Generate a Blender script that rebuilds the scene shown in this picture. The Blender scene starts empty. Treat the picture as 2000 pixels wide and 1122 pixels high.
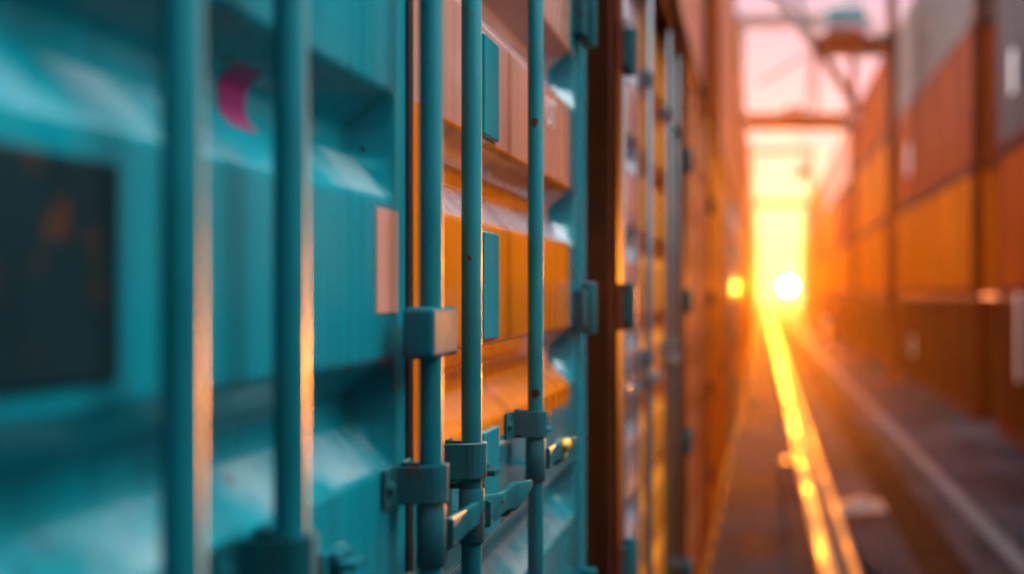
import bpy, bmesh, math, random
from mathutils import Vector, Matrix

random.seed(7)
R = math.radians
scn = bpy.context.scene
COL = scn.collection
CAM_H = 2.15

# ------------------------------------------------------------------ helpers
class MB:
    """collects shapes and links them as ONE mesh object"""
    def __init__(s):
        s.v, s.f, s.sm = [], [], []
    def add(s, verts, faces, smooth=False):
        o = len(s.v)
        s.v += [tuple(v) for v in verts]
        s.f += [tuple(i + o for i in f) for f in faces]
        s.sm += [smooth] * len(faces)
    def box(s, x0, x1, y0, y1, z0, z1):
        v = [(x, y, z) for x in (x0, x1) for y in (y0, y1) for z in (z0, z1)]
        s.add(v, [(0, 1, 3, 2), (4, 6, 7, 5), (0, 4, 5, 1), (2, 3, 7, 6), (0, 2, 6, 4), (1, 5, 7, 3)])
    def grid(s, rows, smooth=True):
        n, m = len(rows), len(rows[0])
        v = [p for r in rows for p in r]
        f = [(i * m + j, i * m + j + 1, (i + 1) * m + j + 1, (i + 1) * m + j) for i in range(n - 1) for j in range(m - 1)]
        s.add(v, f, smooth)
    def sweep(s, path, rad, n=16, smooth=True, cap=True):
        """round tube along a path; rad: number or list"""
        pts = [Vector(p) for p in path]
        rows = []
        up0 = None
        for i, p in enumerate(pts):
            t = (pts[min(i + 1, len(pts) - 1)] - pts[max(i - 1, 0)]).normalized()
            a = Vector((0, 0, 1)) if abs(t.z) < .9 else Vector((1, 0, 0))
            u = t.cross(a).normalized()
            if up0 is not None and u.dot(up0) < 0: u = -u
            up0 = u
            w = t.cross(u)
            r = rad[i] if isinstance(rad, (list, tuple)) else rad
            rows.append([p + (u * math.cos(2 * math.pi * k / n) + w * math.sin(2 * math.pi * k / n)) * r for k in range(n + 1)])
        s.grid(rows, smooth)
        if cap:
            for r in (rows[0], rows[-1]):
                s.add(r[:-1], [tuple(range(n))])
    def ribbon(s, prof, thick, z0, z1, smooth=True):
        """profile polyline in (x,y), thickened, extruded in z"""
        P = [Vector((a, b)) for a, b in prof]
        L, Rr = [], []
        for i, p in enumerate(P):
            t = (P[min(i + 1, len(P) - 1)] - P[max(i - 1, 0)]).normalized()
            nrm = Vector((-t.y, t.x))
            L.append(p + nrm * thick / 2); Rr.append(p - nrm * thick / 2)
        loop = L + Rr[::-1]
        n = len(loop)
        v = [(p.x, p.y, z0) for p in loop] + [(p.x, p.y, z1) for p in loop]
        s.add(v, [(i, (i + 1) % n, n + (i + 1) % n, n + i) for i in range(n)], False)
        h = len(P)
        for off, in ((0,), (n,)):
            fs = [(i, i + 1, n - 2 - i, n - 1 - i) for i in range(h - 1)]
            s.add(v[off:off + n], fs, False)
    def ellipsoid(s, c, r, nu=16, nv=10):
        rows = []
        for j in range(nv + 1):
            a = math.pi * j / nv
            rows.append([(c[0] + r[0] * math.sin(a) * math.cos(2 * math.pi * k / nu), c[1] + r[1] * math.sin(a) * math.sin(2 * math.pi * k / nu), c[2] + r[2] * math.cos(a)) for k in range(nu + 1)])
        s.grid(rows, True)
    def bar(s, a, b, w, h=None):
        """square section member from a to b"""
        h = h or w
        a, b = Vector(a), Vector(b)
        t = (b - a).normalized()
        q = Vector((0, 1, 0)) if abs(t.y) < .9 else Vector((1, 0, 0))
        u = t.cross(q).normalized(); v_ = t.cross(u)
        v = []
        for p in (a, b):
            for i, j in ((-1, -1), (1, -1), (1, 1), (-1, 1)):
                v.append(p + u * i * w / 2 + v_ * j * h / 2)
        s.add(v, [(0, 1, 2, 3), (4, 7, 6, 5), (0, 4, 5, 1), (1, 5, 6, 2), (2, 6, 7, 3), (3, 7, 4, 0)])
    def build(s, name, mat, parent=None, bevel=0, loc=None):
        me = bpy.data.meshes.new(name)
        me.from_pydata(s.v, [], s.f)
        me.polygons.foreach_set('use_smooth', s.sm)
        bm = bmesh.new(); bm.from_mesh(me)
        bmesh.ops.remove_doubles(bm, verts=bm.verts, dist=1e-5)
        bmesh.ops.recalc_face_normals(bm, faces=bm.faces)
        bm.to_mesh(me); bm.free()
        me.materials.append(mat)
        o = bpy.data.objects.new(name, me)
        COL.objects.link(o)
        if parent is not None: o.parent = parent
        if loc is not None: o.location = loc
        if bevel:
            b = o.modifiers.new('bevel', 'BEVEL'); b.width = bevel; b.segments = 3; b.limit_method = 'ANGLE'; b.angle_limit = R(40)
            b.harden_normals = False
        return o

def tag(o, label=None, cat=None, group=None, kind=None):
    if label: o['label'] = label
    if cat: o['category'] = cat
    if group: o['group'] = group
    if kind: o['kind'] = kind
    return o

def empty(name, loc, rz=0):
    o = bpy.data.objects.new(name, None); COL.objects.link(o)
    o.location = loc; o.rotation_euler = (0, 0, rz); o.empty_display_size = .2
    return o

def copy_tree(o, parent=None):
    c = o.copy(); COL.objects.link(c)
    if parent is not None: c.parent = parent
    for ch in list(o.children):
        copy_tree(ch, c)
    return c

# ------------------------------------------------------------------ materials
def N(nt, t, **kw):
    n = nt.nodes.new(t)
    for k, v in kw.items(): setattr(n, k, v)
    return n

def paint(name, col, rough=.2, rust=.12, rustcol=(.075, .026, .011), dirt=.35, coat=.6, metallic=0, wave=.02, scale=1.0, spec=.5, tint=None, chips=0, zs=.35):
    m = bpy.data.materials.new(name); m.use_nodes = True
    nt = m.node_tree; nt.nodes.clear(); L = nt.links.new
    out = N(nt, 'ShaderNodeOutputMaterial'); p = N(nt, 'ShaderNodeBsdfPrincipled')
    L(p.outputs[0], out.inputs[0])
    tc = N(nt, 'ShaderNodeTexCoord')
    mp = N(nt, 'ShaderNodeMapping'); mp.inputs['Scale'].default_value = (scale, scale, scale * zs)
    L(tc.outputs['Object'], mp.inputs[0])
    n1 = N(nt, 'ShaderNodeTexNoise'); n1.inputs['Scale'].default_value = 5; n1.inputs['Detail'].default_value = 6
    L(mp.outputs[0], n1.inputs[0])
    n2 = N(nt, 'ShaderNodeTexNoise'); n2.inputs['Scale'].default_value = 17; n2.inputs['Detail'].default_value = 8; n2.inputs['Roughness'].default_value = .65
    mp2 = N(nt, 'ShaderNodeMapping'); mp2.inputs['Scale'].default_value = (scale, scale, scale * .8); mp2.inputs['Location'].default_value = (3.1, 1.7, .4)
    L(tc.outputs['Object'], mp2.inputs[0]); L(mp2.outputs[0], n2.inputs[0])
    # faded / dirty patches
    r1 = N(nt, 'ShaderNodeValToRGB')
    r1.color_ramp.elements[0].position = .3; r1.color_ramp.elements[1].position = .72
    d = tuple(c * (1 - dirt) for c in col)
    b = tuple(min(1, c * 1.06 + .004) for c in col)
    r1.color_ramp.elements[0].color = (*d, 1); r1.color_ramp.elements[1].color = (*b, 1)
    L(n1.outputs[0], r1.inputs[0])
    # rust spots
    r2 = N(nt, 'ShaderNodeValToRGB'); e = .74 - rust
    r2.color_ramp.elements[0].position = e; r2.color_ramp.elements[1].position = e + .05
    L(n2.outputs[0], r2.inputs[0])
    mx = N(nt, 'ShaderNodeMix', data_type='RGBA'); mx.inputs['B'].default_value = (*rustcol, 1)
    L(r2.outputs[0], mx.inputs['Factor']); L(r1.outputs[0], mx.inputs['A'])
    colour = mx.outputs['Result']
    if chips:
        # small chips down to primer and thin vertical run marks
        vo = N(nt, 'ShaderNodeTexVoronoi'); vo.inputs['Scale'].default_value = 42; vo.inputs['Randomness'].default_value = 1
        dn = N(nt, 'ShaderNodeTexNoise'); dn.inputs['Scale'].default_value = 90; dn.inputs['Detail'].default_value = 3; L(tc.outputs['Object'], dn.inputs[0])
        am = N(nt, 'ShaderNodeVectorMath', operation='MULTIPLY_ADD'); am.inputs[1].default_value = (.012, .012, .012); L(dn.outputs['Color'], am.inputs[0]); L(tc.outputs['Object'], am.inputs[2])
        L(am.outputs[0], vo.inputs[0])
        sr = N(nt, 'ShaderNodeSeparateColor'); L(vo.outputs['Color'], sr.inputs[0])
        g1 = N(nt, 'ShaderNodeMath', operation='GREATER_THAN'); g1.inputs[1].default_value = .935; L(sr.outputs[0], g1.inputs[0])
        rad = N(nt, 'ShaderNodeMapRange'); rad.inputs['To Min'].default_value = .08; rad.inputs['To Max'].default_value = .34; L(sr.outputs[1], rad.inputs[0])
        g2 = N(nt, 'ShaderNodeMath', operation='LESS_THAN'); L(vo.outputs['Distance'], g2.inputs[0]); L(rad.outputs[0], g2.inputs[1])
        gm = N(nt, 'ShaderNodeMath', operation='MULTIPLY'); L(g1.outputs[0], gm.inputs[0]); L(g2.outputs[0], gm.inputs[1])
        mps = N(nt, 'ShaderNodeMapping'); mps.inputs['Scale'].default_value = (55, 55, 1.1); L(tc.outputs['Object'], mps.inputs[0])
        ns = N(nt, 'ShaderNodeTexNoise'); ns.inputs['Scale'].default_value = 1; ns.inputs['Detail'].default_value = 4; L(mps.outputs[0], ns.inputs[0])
        rs = N(nt, 'ShaderNodeMapRange'); rs.inputs['From Min'].default_value = .54; rs.inputs['From Max'].default_value = .70; rs.inputs['To Max'].default_value = .55; L(ns.outputs[0], rs.inputs[0])
        ms = N(nt, 'ShaderNodeMix', data_type='RGBA'); ms.inputs['B'].default_value = (*[c * .42 + q * .05 for c, q in zip(col, rustcol)], 1); L(rs.outputs[0], ms.inputs['Factor']); L(colour, ms.inputs['A'])
        mc_ = N(nt, 'ShaderNodeMix', data_type='RGBA'); mc_.inputs['B'].default_value = (.035, .016, .010, 1); L(gm.outputs[0], mc_.inputs['Factor']); L(ms.outputs['Result'], mc_.inputs['A'])
        colour = mc_.outputs['Result']
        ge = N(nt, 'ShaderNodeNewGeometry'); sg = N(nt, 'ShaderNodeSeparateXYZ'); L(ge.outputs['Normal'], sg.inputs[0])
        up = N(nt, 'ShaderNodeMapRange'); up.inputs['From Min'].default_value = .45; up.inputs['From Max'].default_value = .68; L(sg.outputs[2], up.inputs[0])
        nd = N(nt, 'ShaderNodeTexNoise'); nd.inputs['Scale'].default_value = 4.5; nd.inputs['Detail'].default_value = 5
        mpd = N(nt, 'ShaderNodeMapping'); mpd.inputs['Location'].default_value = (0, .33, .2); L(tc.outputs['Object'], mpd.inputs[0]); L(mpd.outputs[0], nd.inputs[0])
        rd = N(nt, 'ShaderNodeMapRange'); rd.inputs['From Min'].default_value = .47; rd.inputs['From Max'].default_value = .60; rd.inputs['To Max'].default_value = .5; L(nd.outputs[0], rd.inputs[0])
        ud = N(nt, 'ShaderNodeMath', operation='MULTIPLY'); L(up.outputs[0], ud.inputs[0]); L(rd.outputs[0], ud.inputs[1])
        md = N(nt, 'ShaderNodeMix', data_type='RGBA'); md.inputs['B'].default_value = (.42, .50, .50, 1); L(ud.outputs[0], md.inputs['Factor']); L(colour, md.inputs['A'])  # sky highlight painted pale on upward faces, broken up by noise
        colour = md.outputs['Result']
    L(colour, p.inputs['Base Color'])
    # roughness
    ro = N(nt, 'ShaderNodeMapRange'); ro.inputs['To Min'].default_value = rough * .75; ro.inputs['To Max'].default_value = rough * 1.5
    n3 = N(nt, 'ShaderNodeTexNoise'); n3.inputs['Scale'].default_value = 11; n3.inputs['Detail'].default_value = 5
    L(mp.outputs[0], n3.inputs[0]); L(n3.outputs[0], ro.inputs[0])
    mr = N(nt, 'ShaderNodeMix', data_type='FLOAT'); mr.inputs['B'].default_value = .75
    L(r2.outputs[0], mr.inputs['Factor']); L(ro.outputs[0], mr.inputs['A']); L(mr.outputs['Result'], p.inputs['Roughness'])
    cw = N(nt, 'ShaderNodeMapRange'); cw.inputs['To Min'].default_value = coat; cw.inputs['To Max'].default_value = 0
    L(r2.outputs[0], cw.inputs[0]); L(cw.outputs[0], p.inputs['Coat Weight'])
    p.inputs['Coat Roughness'].default_value = .05
    p.inputs['Metallic'].default_value = metallic
    p.inputs['Specular IOR Level'].default_value = spec
    if tint: p.inputs['Specular Tint'].default_value = (*tint, 1); p.inputs['Coat Tint'].default_value = (1, 1, 1, 1)
    # bump: wavy sheet + orange peel
    n4 = N(nt, 'ShaderNodeTexNoise'); n4.inputs['Scale'].default_value = 260; n4.inputs['Detail'].default_value = 2
    L(tc.outputs['Object'], n4.inputs[0])
    n5 = N(nt, 'ShaderNodeTexNoise'); n5.inputs['Scale'].default_value = 3.2; n5.inputs['Detail'].default_value = 1
    L(tc.outputs['Object'], n5.inputs[0])
    b1 = N(nt, 'ShaderNodeBump'); b1.inputs['Strength'].default_value = .05; b1.inputs['Distance'].default_value = .001
    b2 = N(nt, 'ShaderNodeBump'); b2.inputs['Strength'].default_value = 1; b2.inputs['Distance'].default_value = wave
    L(n4.outputs[0], b1.inputs['Height']); L(n5.outputs[0], b2.inputs['Height']); L(b2.outputs[0], b1.inputs['Normal'])
    L(b1.outputs[0], p.inputs['Normal'])
    return m

def plain(name, col, rough=.5, metallic=0, emit=None, es=0, noise=.25, nscale=14, spec=.5):
    m = bpy.data.materials.new(name); m.use_nodes = True
    nt = m.node_tree; p = nt.nodes['Principled BSDF']; L = nt.links.new
    tc = N(nt, 'ShaderNodeTexCoord'); n = N(nt, 'ShaderNodeTexNoise'); n.inputs['Scale'].default_value = nscale; n.inputs['Detail'].default_value = 6
    L(tc.outputs['Object'], n.inputs[0])
    r = N(nt, 'ShaderNodeValToRGB'); r.color_ramp.elements[0].position = .3; r.color_ramp.elements[1].position = .7
    r.color_ramp.elements[0].color = (*[c * (1 - noise) for c in col], 1); r.color_ramp.elements[1].color = (*[min(1, c * (1 + noise * .4)) for c in col], 1)
    L(n.outputs[0], r.inputs[0]); L(r.outputs[0], p.inputs['Base Color'])
    p.inputs['Roughness'].default_value = rough; p.inputs['Metallic'].default_value = metallic
    p.inputs['Specular IOR Level'].default_value = spec
    if emit: p.inputs['Emission Color'].default_value = (*emit, 1); p.inputs['Emission Strength'].default_value = es
    return m

TEAL = (.0005, .265, .32)
M = {
    'teal': paint('teal_paint', TEAL, .17, .02, dirt=.3, coat=0, wave=.0018, tint=(.05, .7, .8), spec=.18, chips=1),
    'teal_bar': paint('teal_bar_paint', (.002, .16, .19), .42, .08, dirt=.4, coat=0, wave=.002, scale=2.4, tint=(.1, .7, .8), spec=.10, chips=1),
    'teal_worn': paint('worn_teal_steel', (.008, .13, .155), .5, .13, dirt=.5, coat=.0, spec=.006, wave=.002, scale=1.6, chips=1),
    'rubber': plain('door_rubber', (.022, .014, .012), .45),
    'magenta': plain('magenta_vinyl', (.26, .010, .11), .5, noise=.1),
    'dark_placard': paint('weathered_placard', (.003, .030, .034), .6, .16, dirt=.7, coat=0, scale=2, spec=.1),
    'peach': plain('peach_reflection', (.72, .30, .20), .35, noise=.12),
    'white_letter': plain('white_letter_vinyl', (.75, .74, .72), .35, noise=.1),
    'seal': plain('yellow_plastic', (.85, .50, .01), .3, noise=.08),
    'bolt': plain('bare_steel', (.35, .33, .31), .35, 1),
    'rust_frame': paint('rust_brown_frame', (.085, .019, .010), .6, .1, dirt=.5, coat=0, wave=.003, spec=.004),
    'lavender': paint('lavender_grey_paint', (.34, .33, .37), .2, .05, dirt=.25, coat=.6, wave=.004),
    'blue_grey': paint('blue_grey_bar', (.10, .20, .24), .28, .08, dirt=.35, coat=.5, wave=.002),
    'red_frame': paint('dark_red_frame', (.12, .02, .010), .55, .08, dirt=.4, coat=0, spec=.15),
    'ochre': paint('ochre_paint', (.85, .27, .015), .6, .08, dirt=.3, coat=0, spec=.12),
    'rose': paint('faded_rose_paint', (.70, .24, .10), .6, .06, dirt=.3, coat=0, spec=.12),
    'salmon': paint('salmon_red_paint', (.85, .34, .25), .55, .05, dirt=.25, coat=0, spec=.15, wave=.004),
    'red_brown': paint('red_brown_paint', (.34, .06, .018), .55, .06, dirt=.55, zs=.1, scale=.3, coat=0, spec=.03),
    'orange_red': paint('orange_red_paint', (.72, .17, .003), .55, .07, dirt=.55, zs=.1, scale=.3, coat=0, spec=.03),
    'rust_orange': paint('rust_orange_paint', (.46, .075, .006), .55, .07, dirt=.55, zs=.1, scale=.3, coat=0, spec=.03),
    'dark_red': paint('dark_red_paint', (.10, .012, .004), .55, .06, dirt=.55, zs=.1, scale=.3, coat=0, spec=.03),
    'grey_purple': paint('grey_purple_paint', (.085, .062, .078), .55, .04, dirt=.55, zs=.1, scale=.3, coat=0, spec=.15),
    'grey_beige': paint('grey_beige_paint', (.17, .135, .125), .55, .04, dirt=.55, zs=.1, scale=.3, coat=0, spec=.15),
    'gantry': paint('gantry_oxide_paint', (.22, .075, .045), .6, .08, dirt=.3, coat=0),
    'gantry_grey': paint('gantry_blue_grey_paint', (.38, .46, .50), .5, .05, dirt=.2, coat=.1),
    'machine_teal': paint('machine_teal_paint', (.02, .55, .60), .4, .03, coat=.1),
    'machine_lilac': paint('machine_lilac_paint', (.45, .38, .50), .4, .03, coat=.1),
    'concrete': plain('dock_concrete', (.03, .026, .025), .95, spec=.02, noise=.4, nscale=5),
    'rail_steel': plain('polished_rail_steel', (.66, .55, .42), .40, 1, noise=.2, nscale=3),
    'rail_top': None,
    'groove': plain('rail_groove_grime', (.012, .011, .010), .9),
    'line_white': plain('worn_white_line_paint', (.085, .093, .105), .8, spec=.01, noise=.55, nscale=6),
    'polished': plain('polished_stud_metal', (.95, .42, .05), .16, 1, noise=.05),
    'plastic': plain('pale_plastic_film', (.17, .14, .135), .6, spec=.1, noise=.2),
    'bollard': plain('pale_bollard_paint', (.5, .46, .46), .45),
    'lamp_orange': plain('orange_lamp_housing', (.55, .22, .02), .4),
    'sign_white': plain('white_placard_paint', (.72, .70, .70), .4, noise=.15),
    'tarp': plain('blue_tarp', (.05, .09, .2), .5),
}

def reflection_paint():
    """teal door leaf with its sunset reflection painted in: salmon field above, orange below, ragged lower edge"""
    m = paint('reflection_door_paint', TEAL, .2, .02, dirt=.3, coat=.7, wave=.0016, spec=.5, chips=1)
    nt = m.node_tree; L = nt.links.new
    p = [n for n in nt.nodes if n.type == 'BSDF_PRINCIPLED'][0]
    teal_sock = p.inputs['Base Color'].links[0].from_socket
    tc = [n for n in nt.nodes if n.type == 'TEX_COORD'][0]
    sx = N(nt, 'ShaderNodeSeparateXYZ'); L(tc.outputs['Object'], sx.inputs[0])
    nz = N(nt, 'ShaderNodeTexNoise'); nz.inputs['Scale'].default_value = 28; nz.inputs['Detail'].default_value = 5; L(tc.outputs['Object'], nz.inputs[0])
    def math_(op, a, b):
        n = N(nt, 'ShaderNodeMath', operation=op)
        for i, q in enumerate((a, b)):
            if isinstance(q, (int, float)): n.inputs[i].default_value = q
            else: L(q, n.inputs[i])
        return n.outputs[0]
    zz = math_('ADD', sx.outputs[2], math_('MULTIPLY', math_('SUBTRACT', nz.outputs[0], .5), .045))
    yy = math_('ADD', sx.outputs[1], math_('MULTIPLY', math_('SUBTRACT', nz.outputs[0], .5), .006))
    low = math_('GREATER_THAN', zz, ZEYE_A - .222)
    inside = math_('MULTIPLY', low, math_('LESS_THAN', yy, REFL_Y1))
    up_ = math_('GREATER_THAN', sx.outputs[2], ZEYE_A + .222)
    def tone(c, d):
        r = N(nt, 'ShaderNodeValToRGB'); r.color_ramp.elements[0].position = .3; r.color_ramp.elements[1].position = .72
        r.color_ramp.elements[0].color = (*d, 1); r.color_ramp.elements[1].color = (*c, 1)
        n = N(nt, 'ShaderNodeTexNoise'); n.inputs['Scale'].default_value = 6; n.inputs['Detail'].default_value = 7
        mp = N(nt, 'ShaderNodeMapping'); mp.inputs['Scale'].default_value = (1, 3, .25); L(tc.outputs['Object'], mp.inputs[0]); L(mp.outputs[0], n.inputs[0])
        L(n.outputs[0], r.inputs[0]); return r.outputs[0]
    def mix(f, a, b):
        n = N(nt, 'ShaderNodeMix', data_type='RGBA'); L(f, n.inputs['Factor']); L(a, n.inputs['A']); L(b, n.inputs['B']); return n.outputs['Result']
    field = mix(up_, tone((.95, .26, .003), (.82, .18, .003)), tone((.74, .34, .22), (.60, .25, .17)))  # warm reflection of the sunset put into the base colour
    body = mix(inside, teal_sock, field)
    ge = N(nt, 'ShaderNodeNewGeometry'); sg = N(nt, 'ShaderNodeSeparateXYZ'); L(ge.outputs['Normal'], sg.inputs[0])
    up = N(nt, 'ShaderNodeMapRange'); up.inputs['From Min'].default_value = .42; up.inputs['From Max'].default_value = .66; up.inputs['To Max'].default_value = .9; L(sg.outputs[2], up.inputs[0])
    cov = math_('MULTIPLY', up.outputs[0], math_('GREATER_THAN', sx.outputs[2], ZEYE_A + .06))  # sky glint on the upper ledges, painted as a pale colour
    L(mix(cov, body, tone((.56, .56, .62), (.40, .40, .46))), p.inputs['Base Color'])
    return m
ZEYE_A = CAM_H - .40
REFL_Y1 = 2.645 - 1.45
def rail_metal():
    m = plain('worn_rail_steel', (.36, .16, .03), .4, 1, noise=.3, nscale=3)
    nt = m.node_tree; p = nt.nodes['Principled BSDF']; L = nt.links.new
    tc = N(nt, 'ShaderNodeTexCoord'); mp = N(nt, 'ShaderNodeMapping'); mp.inputs['Scale'].default_value = (5, .55, 1)
    n = N(nt, 'ShaderNodeTexNoise'); n.inputs['Scale'].default_value = 1.6; n.inputs['Detail'].default_value = 6
    L(tc.outputs['Object'], mp.inputs[0]); L(mp.outputs[0], n.inputs[0])
    r = N(nt, 'ShaderNodeMapRange'); r.inputs['From Min'].default_value = .40; r.inputs['From Max'].default_value = .56; r.inputs['To Min'].default_value = .30; r.inputs['To Max'].default_value = .62
    L(n.outputs[0], r.inputs[0]); L(r.outputs[0], p.inputs['Roughness'])
    q = N(nt, 'ShaderNodeMapRange'); q.inputs['From Min'].default_value = .50; q.inputs['From Max'].default_value = .66; q.inputs['To Min'].default_value = 1; q.inputs['To Max'].default_value = .15
    L(n.outputs[0], q.inputs[0]); L(q.outputs[0], p.inputs['Metallic'])
    return m
M['rail_top'] = rail_metal()
# ------------------------------------------------------------------ door leaf
VALLEY = [(.504 - .287 * k) for k in range(-3, 8)]        # tops of the pressed valleys, relative to eye level
DEPTH = .046
VSHAPE = (0, -.040, -.066, -.116)                       # top edge, inner top, inner bottom, bottom edge

def fillet(pts, t=.012, n=5):
    """pts: list of (z, d); rounds inner corners"""
    out = [pts[0]]
    for i in range(1, len(pts) - 1):
        a, b, c = Vector(pts[i - 1]), Vector(pts[i]), Vector(pts[i + 1])
        ta = min(t, (b - a).length * .42); tb = min(t, (c - b).length * .42)
        p0 = b + (a - b).normalized() * ta; p1 = b + (c - b).normalized() * tb
        if n < 2:
            out.append(tuple(b)); continue
        for k in range(n):
            s = k / (n - 1)
            out.append(tuple(p0 * (1 - s) ** 2 + b * 2 * s * (1 - s) + p1 * s * s))
    out.append(pts[-1])
    return out

def leaf(mb, ya, yb, zb, zt, zeye, x0=0.0, depth=DEPTH, fine=True, ramp=.036):
    prof = [(zt, 0)]
    for v in VALLEY:
        a = zeye + v
        if a < zt - .04 and a + VSHAPE[3] > zb + .04:
            prof += [(a + VSHAPE[0], 0), (a + VSHAPE[1], depth), (a + VSHAPE[2], depth), (a + VSHAPE[3], 0)]
    prof.append((zb, 0))
    prof = fillet(prof, .008, 5 if fine else 1)
    # across: fold edge, flat rim, ramp, middle
    cols = []
    def edge(y, sgn):
        r = .007
        c = [(y, .034, 0)]
        c.append((y, r, 0))
        if fine:
            for k in (1, 2, 3):
                a = math.pi / 2 * k / 4
                c.append((y + sgn * r * (1 - math.cos(a)), r - r * math.sin(a), 0))
        c.append((y + sgn * r, 0, 0))
        y1 = y + sgn * .013
        if fine:
            for (q, d_) in ((0, 0), (.004, .015), (.008, .07), (.012, .16), (ramp - .012, .84), (ramp - .007, .94), (ramp - .003, .985), (ramp + .003, 1)):
                c.append((y1 + sgn * q, 0, d_))
        else:
            c += [(y1, 0, 0), (y1 + sgn * ramp, 0, 1)]
        return c
    nm = 6 if fine else 1
    left = edge(ya, 1); right = edge(yb, -1)[::-1]
    y0, y1 = left[-1][0], right[0][0]
    mid = [(y0 + (y1 - y0) * k / (nm + 1), 0, 1) for k in range(1, nm + 1)]
    cols = left + mid + right
    rows = [[(x0 - back - d * s, y, z) for (y, back, s) in cols] for (z, d) in prof]
    mb.grid(rows, True)

def strap(mb, y, x, z, h=.041, r=.0165, fl=.047, th=.004, left=True, right=True):
    P = []
    if left: P += [(.003, y - fl), (.003, y - r - .008)]
    P += [(.008, y - r - .002)]
    P += [(x, y - r)]
    for k in range(1, 8):
        a = math.pi * k / 8
        P.append((x + r * math.sin(a), y - r * math.cos(a)))
    P += [(x, y + r), (.008, y + r + .002)]
    if right: P += [(.003, y + r + .008), (.003, y + fl)]
    mb.ribbon(P, th, z - h / 2, z + h / 2)

def lever(mb, y, x, z, ln=.27, droop=-.012):
    """handle: slim hub round the bar, long flat lever, flared upturned end"""
    mb.sweep([(x, y, z - .034), (x, y, z - .032), (x, y, z + .032), (x, y, z + .034)], [.0135, .0155, .0155, .0135], 18)
    rows = []
    n = 24
    for k in range(n + 1):
        s = k / n
        yy = y + .010 + s * ln
        xx = x + .017 - .012 * math.sin(s * math.pi * .5) + .030 * max(0, s - .74) ** 1.3 * 4
        zz = z + droop * s + .020 * max(0, s - .76) ** 2 * 12
        hh = .0165 - .003 * s + .006 * math.exp(-((s - .80) / .09) ** 2)
        ww = .0042 + .0035 * math.exp(-((s - .78) / .12) ** 2)
        if s > .9: hh *= 1 - (s - .9) * 6; ww *= 1 - (s - .9) * 4
        sec = []
        for q in range(17):
            a = 2 * math.pi * q / 16
            sec.append((xx + ww * math.copysign(abs(math.cos(a)) ** .35, math.cos(a)), yy, zz + hh * math.copysign(abs(math.sin(a)) ** .35, math.sin(a))))
        rows.append(sec)
    mb.grid(rows, True)
    for r in (rows[0], rows[-1]): mb.add(r[:-1], [tuple(range(16))])

def catch(mb, y, z, x=0.0):
    """handle catch on the door: riveted base plate, cradle under the lever and a hinged flap above it"""
    mb.box(x, x + .006, y - .030, y + .030, z - .060, z + .040)
    mb.box(x + .006, x + .046, y - .016, y + .016, z - .034, z - .026)
    mb.box(x + .040, x + .046, y - .016, y + .016, z - .026, z - .006)
    mb.box(x + .006, x + .030, y - .018, y + .018, z + .022, z + .030)
    mb.sweep([(x + .010, y - .02, z + .034), (x + .010, y + .02, z + .034)], .006, 10)
    for dy in (-.022, .022):
        mb.sweep([(x + .005, y + dy, z - .048), (x + .010, y + dy, z - .048)], .005, 8, False)

def casting(mb, cx, cy, cz, w=.162, h=.118, t=.03):
    """corner casting face with an oblong hole"""
    n = 20
    def hole(k):
        a = 2 * math.pi * k / n
        return (w * .26 * math.copysign(abs(math.cos(a)) ** .7, math.cos(a)), h * .29 * math.copysign(abs(math.sin(a)) ** .7, math.sin(a)))
    def rim(k):
        a = 2 * math.pi * k / n; c, s_ = math.cos(a), math.sin(a)
        q = max(abs(c), abs(s_)); return (w / 2 * c / q, h / 2 * s_ / q)
    rows = [[(cx - t, cy + rim(k)[0], cz + rim(k)[1]) for k in range(n + 1)],
            [(cx, cy + rim(k)[0], cz + rim(k)[1]) for k in range(n + 1)],
            [(cx, cy + hole(k)[0], cz + hole(k)[1]) for k in range(n + 1)],
            [(cx - t, cy + hole(k)[0], cz + hole(k)[1]) for k in range(n + 1)]]
    mb.grid(rows, False)

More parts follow.
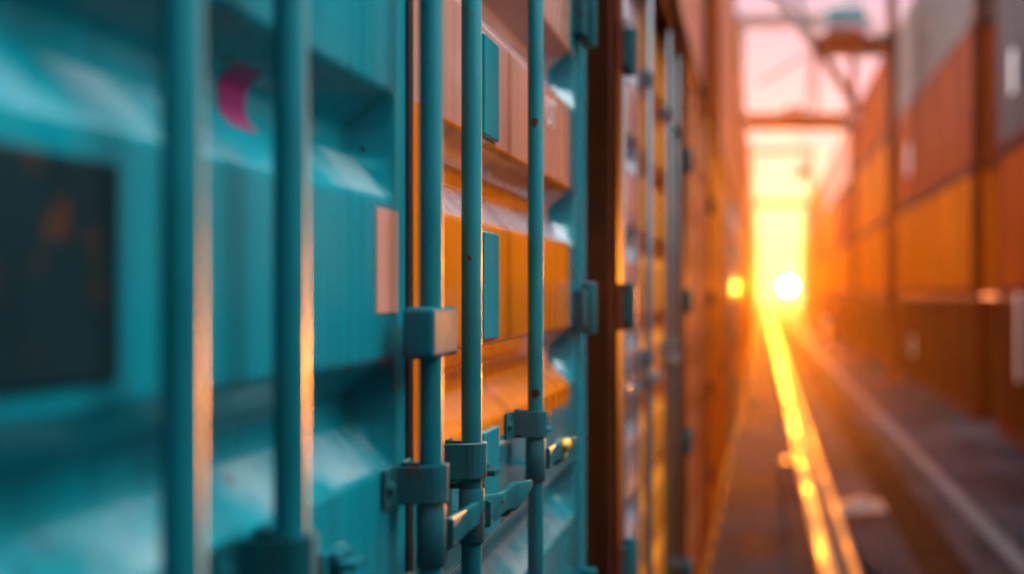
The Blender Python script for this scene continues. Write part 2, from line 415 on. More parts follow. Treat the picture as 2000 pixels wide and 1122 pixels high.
def door_container(name, y0, w, lat, zb, h, mats, bars, proud=0.0, postws=(.12, .12), seam=None, fine=True, hub=True, loc=None, bar_x=.04, recess=0.0, box_bar=None, levels=None):
    """a container end with doors, looking along +x. bars/seam in metres from its near corner."""
    root = empty(name, loc if loc is not None else (lat, y0 + w / 2, zb))
    o = -w / 2
    zeye = CAM_H - zb
    seam = w / 2 if seam is None else seam
    body = MB(); body.box(-6.0, -.09, o + .012, -o - .012, .03, h - .02); body.build('body', mats['frame'], root)
    xf = proud
    for s in (0, 1):
        postw = postws[s]
        y = o if s == 0 else -o - postw
        b = MB(); b.box(-.12, xf, y, y + postw, .12, h - .12)
        if proud > .01:      # rolled groove between the two webs of the post
            b.box(xf, xf + .010, y + postw * .30, y + postw, .12, h - .12)
        b.build('corner_post', mats['frame'], root, .004)
        for z in (.06, h - .06):
            c = MB(); casting(c, xf + .014, y + postw / 2, z, max(.162, postw * 1.05)); c.build('corner_casting', mats['frame'], root, .002)
    pa, pb = postws
    b = MB(); b.box(-.12, xf - .002, o + pa, -o - pb, h - .115, h - .003); b.box(-.12, xf + .02, o + pa + .1, -o - pb - .1, h - .03, h - .004)
    b.build('top_rail', mats['frame'], root, .004)
    b = MB(); b.box(-.12, xf - .002, o + pa, -o - pb, .003, .14); b.build('bottom_sill', mats['frame'], root, .004)
    # door leaves
    dz0, dz1 = .155, h - .13
    for s in (0, 1):
        ya, yb = (o + pa + .03, o + seam - .042) if s == 0 else (o + seam + .042, -o - pb - .03)
        mb = MB(); leaf(mb, ya, yb, dz0, dz1, zeye, -recess, fine=fine)
        # rolled edge members of the leaf
        ye = (yb + .002, yb + .032) if s == 0 else (ya - .032, ya - .002)
        mb.box(-.05 - recess, -.003 - recess, ye[0], ye[1], dz0, dz1)
        ye = (ya - .024, ya - .003) if s == 0 else (yb + .003, yb + .024)
        mb.box(-.05 - recess, -.004 - recess, ye[0], ye[1], dz0, dz1)
        d = mb.build('door', mats['door'], root)
        g = MB()
        yg = (o + seam - .0095, o + seam - .001) if s == 0 else (o + seam + .001, o + seam + .0095)
        g.box(-.06 - recess, .001 - recess, yg[0], yg[1], dz0 - .01, dz1 + .01)
        yg = (o + pa + .0015, o + pa + .0055) if s == 0 else (-o - pb - .0055, -o - pb - .0015)
        g.box(-.05 - recess, -.009 - recess, yg[0], yg[1], dz0 - .01, dz1 + .01)
        g.build('gasket', M['rubber'], d)
    # locking bars
    levels = levels or [zeye - .205, zeye + .70, zeye - 1.15]
    for i, yb in enumerate(bars):
        y = o + yb
        b = MB(); b.sweep([(bar_x, y, .05), (bar_x, y, h - .05)], .0124, 20 if fine else 10)
        for z in (.065, h - .065):     # cam keepers at both ends
            b.box(bar_x - .03, bar_x + .02, y - .02, y + .035, z - .018, z + .018)
        bo = b.build('lock_bar', mats['bar'], root)
        for j, z in enumerate(levels):
            if z < .2 or z > h - .2: continue
            s_ = MB(); strap(s_, y, bar_x, z, .044 if i % 2 else .041, fl=.05)
            for dy in (-.038, .038):
                s_.sweep([(.004, y + dy, z), (.011, y + dy, z)], .007, 6, False)
            s_.build('bracket', mats['worn'] if fine else mats['bar'], bo, .0012)
        if hub:
            hz = zeye - .262 - .012 * (i % 2)
            hl = MB(); lever(hl, y, bar_x, hz, .25 if i > 1 else .235)
            hl.build('handle', mats['worn'] if fine else mats['bar'], bo)
            if fine:
                ct = MB(); catch(ct, y + .205, hz + .0, -recess)
                ct.build('handle_catch', mats['worn'], root, .002)
        if box_bar is not None and i == box_bar:
            k = MB(); k.box(.020, .054, y - .043, y + .066, zeye - .069, zeye - .014)
            k.build('bracket', mats['worn'], bo, .006)
    # hinges along both posts
    for s in (0, 1):
        y = o + pa * .85 if s == 0 else -o - pb * .85
        for z in (zeye + .59, zeye - .03, zeye - .65, zeye - 1.22):
            if z < .2 or z > h - .2: continue
            k = MB()
            sg = 1 if s == 0 else -1
            k.box(xf - .0, xf + .022, min(y, y + sg * .1), max(y, y + sg * .1), z - .038, z + .038)
            k.sweep([(xf + .024, y + sg * .03, z - .056), (xf + .024, y + sg * .03, z + .056)], .017, 14)
            k.build('hinge', mats['hinge'], root, .002)
    return root

mats_teal = dict(frame=M['teal'], door=M['teal'], bar=M['teal_bar'], worn=M['teal_worn'], hinge=M['teal_worn'])
A0, A1, ALAT = 0.0, 2.90, -.40
PL = .40                                                   # plinth height
A = door_container('shipping_container', A0, A1 - A0, ALAT, PL, 2.90, mats_teal,
                   [.793, .975, 1.389, 1.582, 2.027], seam=1.452, box_bar=2)
tag(A, 'glossy teal container end with upright lock bars, nearest the viewer', 'container', 'containers of the left row, lower tier')
doors = [c for c in A.children if c.name.startswith('door')]
doors[1].data.materials[0] = reflection_paint(); doors[1]['label'] = 'teal door leaf with its salmon and orange sunset reflection painted on, ragged below'
ZA = CAM_H - PL

def attach(mb, name, mat, parent, bevel=0):
    return mb.build(name, mat, parent, bevel)

# placard on the near leaf, magenta sticker in the valley, worn letters on the far leaf
p = MB(); p.box(.0, .005, .40 - 1.45, .787 - 1.45, ZA - .052, ZA + .080)
pl = p.build('placard', M['dark_placard'], doors[0], .002); pl['label'] = 'dark weathered placard with rust stains'
def vinyl(y0, y1, z_from, z_to, vtop):
    """thin vinyl following the pressed profile under the valley whose top edge is at vtop"""
    prof = fillet([(vtop + .2, 0), (vtop, 0), (vtop - .040, DEPTH), (vtop - .066, DEPTH), (vtop - .116, 0), (vtop - .2, 0)], .008, 5)
    pts = []
    for k in range(25):
        z = z_from + (z_to - z_from) * k / 24
        for (za, da), (zb_, db) in zip(prof, prof[1:]):
            if zb_ <= z <= za:
                pts.append((z, da + (db - da) * (za - z) / (za - zb_ + 1e-9))); break
    m = MB(); m.grid([[(-d + .0012, yy - 1.45, ZA + z) for yy in (y0, y1)] for z, d in pts])
    return m
st = vinyl(1.045, 1.10, .190, .138, .217).build('patch', M['magenta'], doors[0]); st['label'] = 'magenta sticker in the pressed valley'

st = MB(); st.box(.0002, .0014, 1.322 - 1.45, 1.398 - 1.45, ZA - .020, ZA + .090)  # peach patch put in for a warm reflection on the leaf
st = st.build('patch', M['peach'], doors[0]); st['label'] = 'peach patch painted as a reflection at the leaf edge'

def lettering(txt, size, y, z, x, parent, mat):
    cu = bpy.data.curves.new('lettering', 'FONT'); cu.body = txt; cu.size = size; cu.extrude = .0004
    t = bpy.data.objects.new('lettering', cu); COL.objects.link(t)
    dg = bpy.context.evaluated_depsgraph_get()
    me = bpy.data.meshes.new_from_object(t.evaluated_get(dg))
    COL.objects.unlink(t); bpy.data.objects.remove(t)
    me.materials.clear(); me.materials.append(mat)
    ob = bpy.data.objects.new('lettering', me); COL.objects.link(ob)
    ob.rotation_euler = (R(90), 0, R(90)); ob.location = (x, y, z); ob.parent = parent
    return ob
lettering('UT', .075, 2.36 - 1.45, ZA + .315, .0008, doors[1], M['white_letter'])

# raised teal plates on the far leaf, shaped as the reflection of a bar
for z0_, z1_ in ((.226, .372), (-.066, .090), (-.348, -.196)):
    b = MB(); b.box(-.002, .0065, 1.815 - 1.45, 1.915 - 1.45, ZA + z0_, ZA + z1_)
    b.build('bar_reflection', M['teal'], doors[1], .004)
# yellow seal clipped in the handle of the far bar
s = MB(); s.ellipsoid((.056, 2.235 - 1.45, ZA - .262), (.010, .022, .010))
s.sweep([(.056, 2.235 - 1.45, ZA - .275), (.054, 2.236 - 1.45, ZA - .29)], .003, 8)
seal = s.build('bolt_seal', M['seal'], None, 0, loc=A.location)
tag(seal, 'small yellow plastic seal clipped to the teal handle beside the fifth bar', 'seal')

# ------------------------------------------------------------------ left row, lower tier
schemes = {
    'lavender': dict(frame=M['rust_frame'], door=M['lavender'], bar=M['blue_grey'], worn=M['blue_grey'], hinge=M['teal_worn']),
    'rose': dict(frame=M['rust_orange'], door=M['rose'], bar=M['rose'], worn=M['rust_orange'], hinge=M['rust_frame']),
    'ochre': dict(frame=M['rust_orange'], door=M['ochre'], bar=M['ochre'], worn=M['rust_frame'], hinge=M['red_frame']),
}
ORD = ['first', 'second', 'third', 'fourth', 'fifth', 'sixth', 'seventh', 'eighth', 'ninth', 'tenth', 'eleventh', 'twelfth', 'thirteenth', 'fourteenth', 'fifteenth']
W = 2.80
B = door_container('shipping_container', 2.925, W, -.40, PL, 2.90, schemes['lavender'], [.43, 1.235, 2.06, 2.56], proud=.05, postws=(.20, .07), bar_x=.028, recess=.018, fine=True)
bd_ = [c for c in B.children if c.name.startswith('door')]; bd_[1].data.materials[0] = M['ochre']; bd_[1]['label'] = 'orange ochre far leaf'
tag(B, 'container with lavender and ochre doors in a rust brown frame, beside the teal one', 'container', 'containers of the left row, lower tier')
proto = {}
y = 2.925 + W + .05
seq = ['rose', 'ochre', 'rose', 'lavender', 'ochre', 'rose', 'ochre', 'rose', 'ochre', 'rose', 'ochre', 'rose', 'ochre']
cname = {'rose': 'faded rose', 'ochre': 'ochre', 'lavender': 'lavender grey'}
for i, k in enumerate(seq):
    lat = -.40 + (.012 if i % 3 == 1 else -.006 if i % 3 == 2 else 0)
    if k not in proto:
        proto[k] = door_container('shipping_container', y, W, lat, PL, 2.90, schemes[k], [.38, 1.02, 1.78, 2.42], proud=.012, postws=(.08, .08), bar_x=.028, recess=.018, fine=False, hub=False)
        c = proto[k]
    else:
        c = copy_tree(proto[k]); c.location = (lat, y + W / 2, PL)
    tag(c, f'{cname[k]} container end in the lower left row, {ORD[i]} past the lavender one', 'container', 'containers of the left row, lower tier')
    y += W + .05
Y_END_DOORS = y

# ------------------------------------------------------------------ corrugated containers
def long_container(name, L, h, mat, frame, end=False, face_w=None):
    """container showing its corrugated wall towards +x; origin at base, middle of that wall"""
    root = empty(name, (0, 0, 0))
    o = -L / 2
    b = MB(); b.box(-2.40, -.06, o + .01, -o - .01, .03, h - .03); b.build('body', mat, root)
    # wall of pressed corrugations
    pitch = .278; n = int((L - .36) / pitch); pitch = (L - .36) / n
    pts = []
    for i in range(n):
        y0 = o + .18 + i * pitch
        pts += [(y0, 0), (y0 + pitch * .26, 0), (y0 + pitch * .5, -.036), (y0 + pitch * .76, -.036)]
    pts.append((-o - .18, 0))
    w = MB(); w.grid([[(x - .006, yy, z) for (yy, x) in pts] for z in (.14, h - .08)], False)
    w.build('corrugated_wall', mat, root)
    for s in (0, 1):
        yy = o if s == 0 else -o - .17
        b = MB(); b.box(-.17, .002, yy, yy + .17, .11, h - .11); b.build('corner_post', frame, root, .006)
        for z in (.06, h - .06):
            c = MB(); casting(c, .012, yy + .085, z, .178, .118, .17); c.build('corner_casting', frame, root)
    b = MB(); b.box(-.06, .0, o + .178, -o - .178, h - .085, h - .002); b.build('top_rail', frame, root, .004)
    b = MB(); b.box(-.06, .0, o + .178, -o - .178, .002, .145); b.build('bottom_rail', frame, root, .004)
    return root

# left row, upper tier: short ends first, then long sides far down the alley
up = None
ylen = 2.80
y = 5.775
cols_up = ['salmon', 'red_brown', 'salmon', 'salmon', 'orange_red', 'salmon', 'grey_beige', 'salmon', 'orange_red', 'salmon', 'salmon', 'orange_red', 'salmon']
upn = {'salmon': 'salmon red', 'red_brown': 'red brown', 'orange_red': 'orange red', 'grey_beige': 'grey beige'}
protos = {}
zup = PL + 2.90 + .035
for i, k in enumerate(cols_up):
    lat = -.385 + (.02 if k == 'red_brown' else 0) - .01 * (i % 2)
    if k not in protos:
        protos[k] = long_container('shipping_container', ylen, 2.90, M[k], M['rust_frame'] if k != 'grey_beige' else M['grey_purple'])
        c = protos[k]
    else:
        c = copy_tree(protos[k])
    c.location = (lat, y + ylen / 2, zup)
    tag(c, f'{upn[k]} ribbed container in the left row\'s upper tier, {ORD[i]} from the viewer', 'container', 'containers of the left row, upper tier')
    y += ylen + .05

far = {}
y = Y_END_DOORS + .1
for i in range(5):
    for t, (zz, kk) in enumerate(((PL, ('ochre', 'rose')[i % 2]), (zup, ('salmon', 'orange_red')[i % 2]))):
        if kk not in far:
            far[kk] = long_container('shipping_container', 12.19, 2.90, M[kk], M['rust_frame']); c = far[kk]
        else:
            c = copy_tree(far[kk])
        c.location = (-.40, y + 6.1, zz)
        tag(c, f'long {"lower" if t == 0 else "upper"} container at the far left row end, {ORD[i]} in line', 'container', f'containers of the left row, {"lower" if t == 0 else "upper"} tier')
    y += 12.3

pl_ = MB(); pl_.box(-7.0, -.412, -1.0, y, 0, PL - .004)
tag(pl_.build('concrete_plinth', M['concrete'], None, .02), 'long low concrete plinth carrying the left row of containers', 'plinth')

# ------------------------------------------------------------------ right row
RX = 3.60
LR = 13.70
tiers = [(0.004, 2.10), (2.108, 2.20), (4.312, 2.50), (6.816, 2.50)]
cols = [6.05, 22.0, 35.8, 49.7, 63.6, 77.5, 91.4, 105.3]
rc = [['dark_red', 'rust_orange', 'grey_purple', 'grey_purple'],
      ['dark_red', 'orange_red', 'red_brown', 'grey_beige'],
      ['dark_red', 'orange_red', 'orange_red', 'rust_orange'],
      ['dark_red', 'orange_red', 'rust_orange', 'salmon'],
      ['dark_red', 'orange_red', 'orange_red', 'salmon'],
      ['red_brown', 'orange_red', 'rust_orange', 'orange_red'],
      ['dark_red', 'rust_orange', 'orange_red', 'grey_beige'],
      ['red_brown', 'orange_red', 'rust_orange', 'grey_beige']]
rn = {'rust_orange': 'rust orange', 'dark_red': 'dark red', 'orange_red': 'orange red', 'grey_purple': 'grey purple', 'red_brown': 'red brown', 'grey_beige': 'grey beige', 'salmon': 'salmon'}
tn = ['on the ground', 'in the second tier', 'in the third tier', 'on top']
rp = {}
right = {}
cols.append(-7.7); rc.append(['dark_red', 'dark_red', None, None])  # unseen stack beside the camera, added low to shade the doors
for ci, y0 in enumerate(cols):
    for ti, (z0, h) in enumerate(tiers):
        if rc[ci][ti] is None: continue
        k = rc[ci][ti]
        if (k, h) not in rp:
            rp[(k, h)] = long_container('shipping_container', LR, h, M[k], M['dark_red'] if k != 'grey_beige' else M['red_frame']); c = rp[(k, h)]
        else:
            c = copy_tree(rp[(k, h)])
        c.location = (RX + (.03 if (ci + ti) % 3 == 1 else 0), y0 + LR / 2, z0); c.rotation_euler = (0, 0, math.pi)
        right[(ci, ti)] = c
        tag(c, f'{rn[k]} corrugated container {tn[ti]} of the {ORD[ci]} right stack from the viewer' if ci < 8 else f'{rn[k]} corrugated container {tn[ti]} of the added unseen right stack standing beside the viewer', 'container', 'containers of the right stacks')

def right_plate(ci, ti, Y, zrel, w, h):
    c = right[(ci, ti)]
    b = MB(); b.box(0.001, .016, -w / 2, w / 2, -h / 2, h / 2)
    q = b.build('placard', M['sign_white'], c, .004)
    q.location = (0, c.location.y - Y, CAM_H + zrel - c.location.z)
    return q
right_plate(1, 0, 31.0, -1.25, .42, .50)
right_plate(1, 2, 31.6, 3.32, .35, .75)
right_plate(0, 2, 18.4, 3.20, .28, .62)
right_plate(0, 0, 18.0, -.60, .20, 1.25)

# ------------------------------------------------------------------ ground
def ground_mat():
    m = bpy.data.materials.new('worn_damp_asphalt'); m.use_nodes = True
    nt = m.node_tree; p = nt.nodes['Principled BSDF']; L = nt.links.new
    tc = N(nt, 'ShaderNodeTexCoord')
    mp = N(nt, 'ShaderNodeMapping'); mp.inputs['Scale'].default_value = (1, .35, 1)
    L(tc.outputs['Object'], mp.inputs[0])
    n1 = N(nt, 'ShaderNodeTexNoise'); n1.inputs['Scale'].default_value = 1.1; n1.inputs['Detail'].default_value = 7; n1.inputs['Roughness'].default_value = .6
    L(mp.outputs[0], n1.inputs[0])
    n2 = N(nt, 'ShaderNodeTexNoise'); n2.inputs['Scale'].default_value = 90; n2.inputs['Detail'].default_value = 4
    L(tc.outputs['Object'], n2.inputs[0])
    r = N(nt, 'ShaderNodeValToRGB'); r.color_ramp.elements[0].position = .42; r.color_ramp.elements[1].position = .60
    r.color_ramp.elements[0].color = (.008, .010, .014, 1); r.color_ramp.elements[1].color = (.026, .029, .038, 1)
    L(n1.outputs[0], r.inputs[0])
    mx = N(nt, 'ShaderNodeMix', data_type='RGBA', blend_type='OVERLAY'); mx.inputs['Factor'].default_value = .5
    L(r.outputs[0], mx.inputs['A']); L(n2.outputs[0], mx.inputs['B']); L(mx.outputs['Result'], p.inputs['Base Color'])
    rr = N(nt, 'ShaderNodeMapRange'); rr.inputs['From Min'].default_value = .35; rr.inputs['From Max'].default_value = .62
    rr.inputs['To Min'].default_value = .75; rr.inputs['To Max'].default_value = 1.0; p.inputs['Specular IOR Level'].default_value = .003
    L(n1.outputs[0], rr.inputs[0]); L(rr.outputs[0], p.inputs['Roughness'])
    b = N(nt, 'ShaderNodeBump'); b.inputs['Strength'].default_value = .15; b.inputs['Distance'].default_value = .0015
    L(n2.outputs[0], b.inputs['Height']); L(b.outputs[0], p.inputs['Normal'])
    return m
GX, GY0, GY1 = 60, -40, 300
g = MB(); g.add([(-GX, GY0, 0), (GX, GY0, 0), (GX, GY1, 0), (-GX, GY1, 0)], [(0, 1, 2, 3)])
tag(g.build('ground', ground_mat()), kind='structure')
# worn white edge line
l = MB(); l.add([(1.98, 3, .004), (2.14, 3, .004), (2.14, 290, .004), (1.98, 290, .004)], [(0, 1, 2, 3)])
tag(l.build('road_line', M['line_white']), kind='structure')
l = MB(); l.add([(1.22, 3, .004), (1.62, 3, .004), (1.62, 200, .004), (1.22, 200, .004)], [(0, 1, 2, 3)])
tag(l.build('road_patch', plain('tar_strip', (.005, .005, .006), .95, noise=.5, nscale=2, spec=.004)), kind='structure')
# sunk crane rail: two polished heads either side of a groove
rl = empty('crane_rail', (.59, 60, 0))
tag(rl, 'pair of polished steel rail strips sunk in the asphalt, catching the sun', 'rail')
for x0, x1 in ((-.165, -.025), (.085, .165)):
    b = MB(); n = 10
    rows = []
    for k in range(n + 1):
        s_ = k / n
        rows.append([(x0 + (x1 - x0) * s_, yy, .006 + .016 * math.sin(math.pi * s_) ** .6) for yy in (-56, 120)])
    b.grid(rows, True); b.build('rail_head', M['rail_top'], rl)
b = MB(); b.add([(-.024, -56, .004), (.074, -56, .004), (.074, 120, .004), (-.024, 120, .004)], [(0, 1, 2, 3)]); b.build('groove', M['groove'], rl)

# road stud beside the rail
s = MB(); rows = []
for j in range(9):
    a = math.pi / 2 * j / 8
    rows.append([(.10 * math.cos(a) * math.cos(2 * math.pi * k / 24), .10 * math.cos(a) * math.sin(2 * math.pi * k / 24), .004 + .06 * math.sin(a)) for k in range(25)])
s.grid(rows, True)
tag(s.build('road_stud', M['polished'], None, 0, loc=(.30, 16.3, 0)), 'shiny domed metal stud in the asphalt just left of the rail', 'stud')

# crumpled plastic film lying right of the rail
s = MB(); rows = []
rng = random.Random(3)
for j in range(15):
    rows.append([])
    for k in range(23):
        u, v = k / 22 * 2 - 1, j / 14 * 2 - 1
        e = max(0, 1 - (u * u + v * v) ** 1.5)
        rows[-1].append((u * .24 + rng.uniform(-.01, .01), v * .34 + u * .1 + rng.uniform(-.015, .015), .006 + e * (.05 + .04 * math.sin(u * 7 + v * 3) + rng.uniform(-.015, .02))))
s.grid(rows, True)
tag(s.build('plastic_film', M['plastic'], None, 0, loc=(.98, 12.9, 0)), 'crumpled pale plastic film lying on the asphalt right of the rail', 'litter')

# bollard far down the alley
b = empty('bollard', (2.75, 56, 0)); tag(b, 'pale slim bollard standing by the white line deep in the alley', 'bollard')
q = MB(); q.sweep([(0, 0, 0), (0, 0, 1.02), (0, 0, 1.08), (0, 0, 1.12)], [.14, .14, .11, .04], 20); q.build('post', M['bollard'], b)
q = MB(); q.sweep([(0, 0, 0), (0, 0, .03)], .2, 20); q.build('base', M['gantry'], b)

# ------------------------------------------------------------------ overhead gantries
TOPL = zup + 2.90
def gantry(Y, zb, hang, label, left_x=-.75, beam_x0=None, right_x=3.12, thick=.42, truss=None):
    g = empty('gantry', (right_x, Y, 0)); tag(g, label, 'gantry', 'gantries over the alley')
    def P(x, z, dy=0): return (x - right_x, dy, z)
    top = zb + 3.3
    b = MB(); b.bar(P(right_x, 0), P(right_x, top), .24, .30); b.box(-.3, .3, -.3, .3, 0, .06); b.build('leg', M['red_frame'], g, .01)
    b = MB(); b.bar(P(left_x, TOPL), P(left_x, top), .22, .28); b.build('leg', M['gantry_grey'], g, .01)
    b = MB(); b.bar(P(left_x - .3, top + .2), P(right_x + .3, top + .2), .4, .4); b.build('top_beam', M['gantry_grey'], g, .01)
    b = MB(); b.bar(P(left_x if beam_x0 is None else beam_x0, zb), P(right_x - .12, zb), thick, .4)
    b.build('cross_beam', M['gantry'], g, .02)
    for (x0, z0, x1, z1, w, mt) in truss or ():
        b = MB(); b.bar(P(x0, z0), P(x1, z1), w); b.build('brace', M[mt], g)
    return g
Y1 = 31.0; zb1 = CAM_H + (575 - 90) * Y1 / 2500
X1 = lambda px: (px - 1490) * Y1 / 2500
Z1 = lambda py: CAM_H + (575 - py) * Y1 / 2500
g1 = gantry(Y1, zb1, None, 'nearest gantry, short cross beam with a teal machine and hanging braces', beam_x0=X1(1588), thick=.46, truss=[
    (X1(1592), zb1, X1(1490), Z1(-40), .24, 'gantry_grey'),
    (X1(1592), zb1, X1(1535), Z1(-60), .16, 'gantry_grey'),
    (X1(1592), zb1 - .1, X1(1594), Z1(225), .09, 'gantry'),
    (X1(1600), zb1 - .1, X1(1676), Z1(212), .2, 'gantry'),
    (X1(1585), zb1 - .15, X1(1480), Z1(165), .05, 'gantry'),
    (X1(1730), zb1 + .1, X1(1640), Z1(-30), .10, 'gantry_grey')])
mc = empty('hoist_machine', (X1(1650), Y1, zb1 + .231)); tag(mc, 'teal topped hoist machine sitting on the nearest gantry beam', 'hoist')
b = MB(); b.box(-.50, .50, -.45, .45, 0, .24); b.build('housing', M['machine_lilac'], mc, .03)
b = MB(); b.box(-.47, .47, -.42, .42, .241, .62); b.build('cover', M['machine_teal'], mc, .05)
b = MB(); b.box(-.48, .48, -.03, .03, -.02, 0); b.box(-.3, .3, -.5, -.455, .04, .16); b.build('junction_panel', M['machine_lilac'], mc)

Y2 = 44.5; zb2 = CAM_H + (575 - 238) * Y2 / 2500
X2 = lambda px: (px - 1490) * Y2 / 2500
Z2 = lambda py: CAM_H + (575 - py) * Y2 / 2500
gantry(Y2, zb2, None, 'second gantry with a full width rust brown beam across the alley', thick=.56, right_x=3.14, truss=[
    (X2(1570), zb2, X2(1590), Z2(90), .12, 'gantry_grey')])
Y3 = 86.0; zb3 = CAM_H + (575 - 398) * Y3 / 2500
X3 = lambda px: (px - 1490) * Y3 / 2500
gantry(Y3, zb3, None, 'third gantry, small dark beam far down the alley above the sun', thick=.42, right_x=3.2)

def hanging_lamp(x, Y, zt, zl, label, housing, cap, w):
    r = empty('hanging_lamp', (x, Y, zt)); tag(r, label, 'lamp', 'lamps hanging over the alley')
    b = MB(); b.sweep([(0, 0, 0), (0, 0, zl - zt)], .022, 8); b.build('rod', M['gantry'], r)
    b = MB(); b.sweep([(0, 0, zl - zt), (0, 0, zl - zt - .12), (0, 0, zl - zt - .2)], [w * .35, w * .45, w * .45], 18); b.build('cap', cap, r)
    b = MB(); b.sweep([(0, 0, zl - zt - .201), (0, 0, zl - zt - .28), (0, 0, zl - zt - .40), (0, 0, zl - zt - .44)], [w * .5, w * .95, w, w * .7], 18); b.build('shade', housing, r)
hanging_lamp(X2(1568), Y2, zb2 - .23, CAM_H + (575 - 322) * Y2 / 2500, 'orange shaded lamp hanging on a rod below the second gantry beam', M['lamp_orange'], M['tarp'], .40)
for i, px in enumerate((1540, 1562)):
    r = empty('floodlight', (X2(px), Y2 - .26, zb2 + .235)); tag(r, ['small dark floodlight on the second gantry beam, nearer the left row', 'small dark floodlight on the second gantry beam, next to the hanging lamp rod'][i], 'floodlight', 'floodlights on the second gantry')
    b = MB(); b.sweep([(0, -.05, .10), (0, .08, .14), (0, .2, .16)], [.16, .13, .07], 16); b.build('housing', M['gantry'], r)
    b = MB(); b.bar((0, .08, 0), (0, .08, .1), .07); b.build('foot', M['gantry'], r)
r = empty('junction_box', (X2(1662), Y2 - .36, zb2)); tag(r, 'violet blue junction box on the right end of the second gantry beam', 'box')
b = MB(); b.box(-.24, .24, -.10, .12, -.1, .42); b.build('housing', M['machine_lilac'], r, .02)
b = MB(); b.box(-.27, .27, -.13, .12, .425, .50); b.build('lid', M['tarp'], r, .02)

# ------------------------------------------------------------------ haze
HZ = dict(density=.00024, g=.84)
hb = MB(); hb.box(-66, 66, -46, 306, -1.0, TOPL + 12)
hm = bpy.data.materials.new('evening_haze'); hm.use_nodes = True
nt = hm.node_tree; nt.nodes.clear()
ho = N(nt, 'ShaderNodeOutputMaterial'); hv = N(nt, 'ShaderNodeVolumePrincipled')
hv.inputs['Color'].default_value = (.98, .66, .24, 1); hv.inputs['Density'].default_value = HZ['density']; hv.inputs['Anisotropy'].default_value = HZ['g']
nt.links.new(hv.outputs[0], ho.inputs['Volume'])
haze = tag(hb.build('haze', hm), kind='stuff')

# ------------------------------------------------------------------ sun and sky
EL, AZ = R(.35), math.atan2(50, 2500)                 # azimuth to the right of the alley
sd = Vector((math.sin(AZ) * math.cos(EL), math.cos(AZ) * math.cos(EL), math.sin(EL)))
ld = bpy.data.lights.new('sun', 'SUN'); ld.energy = 5.0; ld.angle = R(.9); ld.color = (1.0, .27, .012)
lo = bpy.data.objects.new('sun', ld); COL.objects.link(lo); lo.location = sd * 50; lo.rotation_euler = (-sd).to_track_quat('-Z', 'Y').to_euler()

w = bpy.data.worlds.new('World'); scn.world = w; w.use_nodes = True
nt = w.node_tree; nt.nodes.clear(); L = nt.links.new
wo = N(nt, 'ShaderNodeOutputWorld')
sky = N(nt, 'ShaderNodeTexSky', sky_type='NISHITA', sun_disc=False); sky.sun_elevation = EL; sky.sun_rotation = AZ; sky.air_density = 1; sky.dust_density = .4; sky.ozone_density = 4
b1 = N(nt, 'ShaderNodeBackground'); b1.inputs['Strength'].default_value = .05
L(sky.outputs[0], b1.inputs[0])
# veil made up to light the doors, bright overhead and dark behind, and the sun's own disc with its aureole, part of the sky
tc = N(nt, 'ShaderNodeTexCoord')
dt = N(nt, 'ShaderNodeVectorMath', operation='DOT_PRODUCT'); dt.inputs[1].default_value = sd
L(tc.outputs['Generated'], dt.inputs[0])
def mr(src, a, b_, c, d):
    n = N(nt, 'ShaderNodeMapRange'); n.inputs['From Min'].default_value = a; n.inputs['From Max'].default_value = b_
    n.inputs['To Min'].default_value = c; n.inputs['To Max'].default_value = d; L(src, n.inputs[0]); return n.outputs[0]
disc = mr(dt.outputs['Value'], math.cos(R(.28)), math.cos(R(.24)), 0, 60)
bd = N(nt, 'ShaderNodeBackground'); bd.inputs[0].default_value = (1, .72, .30, 1); L(disc, bd.inputs['Strength'])
dz = N(nt, 'ShaderNodeVectorMath', operation='DOT_PRODUCT'); dz.inputs[1].default_value = Vector((.12, .72, .68)).normalized()
L(tc.outputs['Generated'], dz.inputs[0])
rampv = N(nt, 'ShaderNodeValToRGB')
e = rampv.color_ramp.elements
e[0].position = 0; e[0].color = (.006, .022, .028, 1)
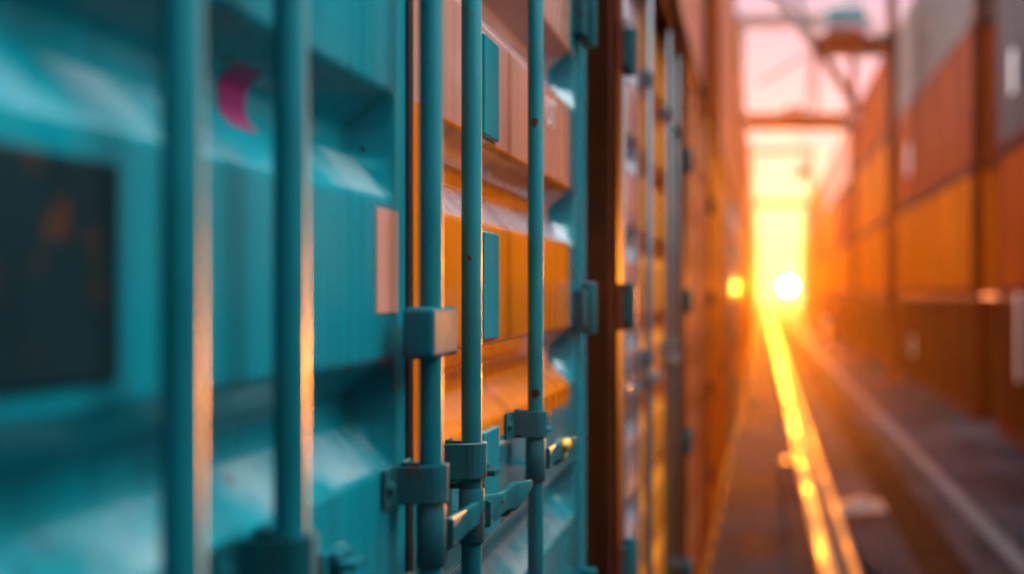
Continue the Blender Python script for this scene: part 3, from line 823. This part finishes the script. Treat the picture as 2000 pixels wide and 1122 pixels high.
e[1].position = 1; e[1].color = (1.25, 1.22, 1.25, 1)
for ps, c_ in ((.40, (.005, .012, .015)), (.54, (.045, .07, .08)), (.65, (.32, .40, .43)), (.76, (1.38, 1.44, 1.5)), (.87, (1.45, 1.45, 1.5))):
    m_ = e.new(ps); m_.color = (*c_, 1)
L(mr(dz.outputs['Value'], -1, 1, 0, 1), rampv.inputs[0])
near = N(nt, 'ShaderNodeMix', data_type='RGBA'); near.inputs['B'].default_value = (.125, .092, .098, 1)
L(mr(dt.outputs['Value'], math.cos(R(38)), math.cos(R(17)), 0, 1), near.inputs['Factor']); L(rampv.outputs[0], near.inputs['A'])
bv = N(nt, 'ShaderNodeBackground'); L(near.outputs['Result'], bv.inputs[0]); bv.inputs['Strength'].default_value = 1.25
a1 = N(nt, 'ShaderNodeAddShader'); a2 = N(nt, 'ShaderNodeAddShader')
L(b1.outputs[0], a1.inputs[0]); L(bv.outputs[0], a1.inputs[1]); L(a1.outputs[0], a2.inputs[0]); L(bd.outputs[0], a2.inputs[1])
L(a2.outputs[0], wo.inputs[0])

# ------------------------------------------------------------------ camera
cd = bpy.data.cameras.new('camera'); cam = bpy.data.objects.new('camera', cd); COL.objects.link(cam)
cam.location = (0, 0, CAM_H); cam.rotation_euler = (R(90), 0, 0)
cd.sensor_width = 36; cd.lens = 45; cd.shift_x = -.245; cd.shift_y = .007
cd.clip_start = .02; cd.clip_end = 5000
cd.dof.use_dof = True; cd.dof.focus_distance = 1.72; cd.dof.aperture_fstop = 1.8; cd.dof.aperture_blades = 0
scn.camera = cam

# ------------------------------------------------------------------ render settings
scn.view_settings.view_transform = 'Standard'; scn.view_settings.look = 'None'
scn.view_settings.exposure = 1.95; scn.view_settings.gamma = 1
scn.render.engine = 'CYCLES'
cy = scn.cycles
cy.use_denoising = True; cy.max_bounces = 8; cy.volume_bounces = 1; cy.diffuse_bounces = 4; cy.glossy_bounces = 4
cy.sample_clamp_indirect = 6; cy.caustics_reflective = False; cy.caustics_refractive = False
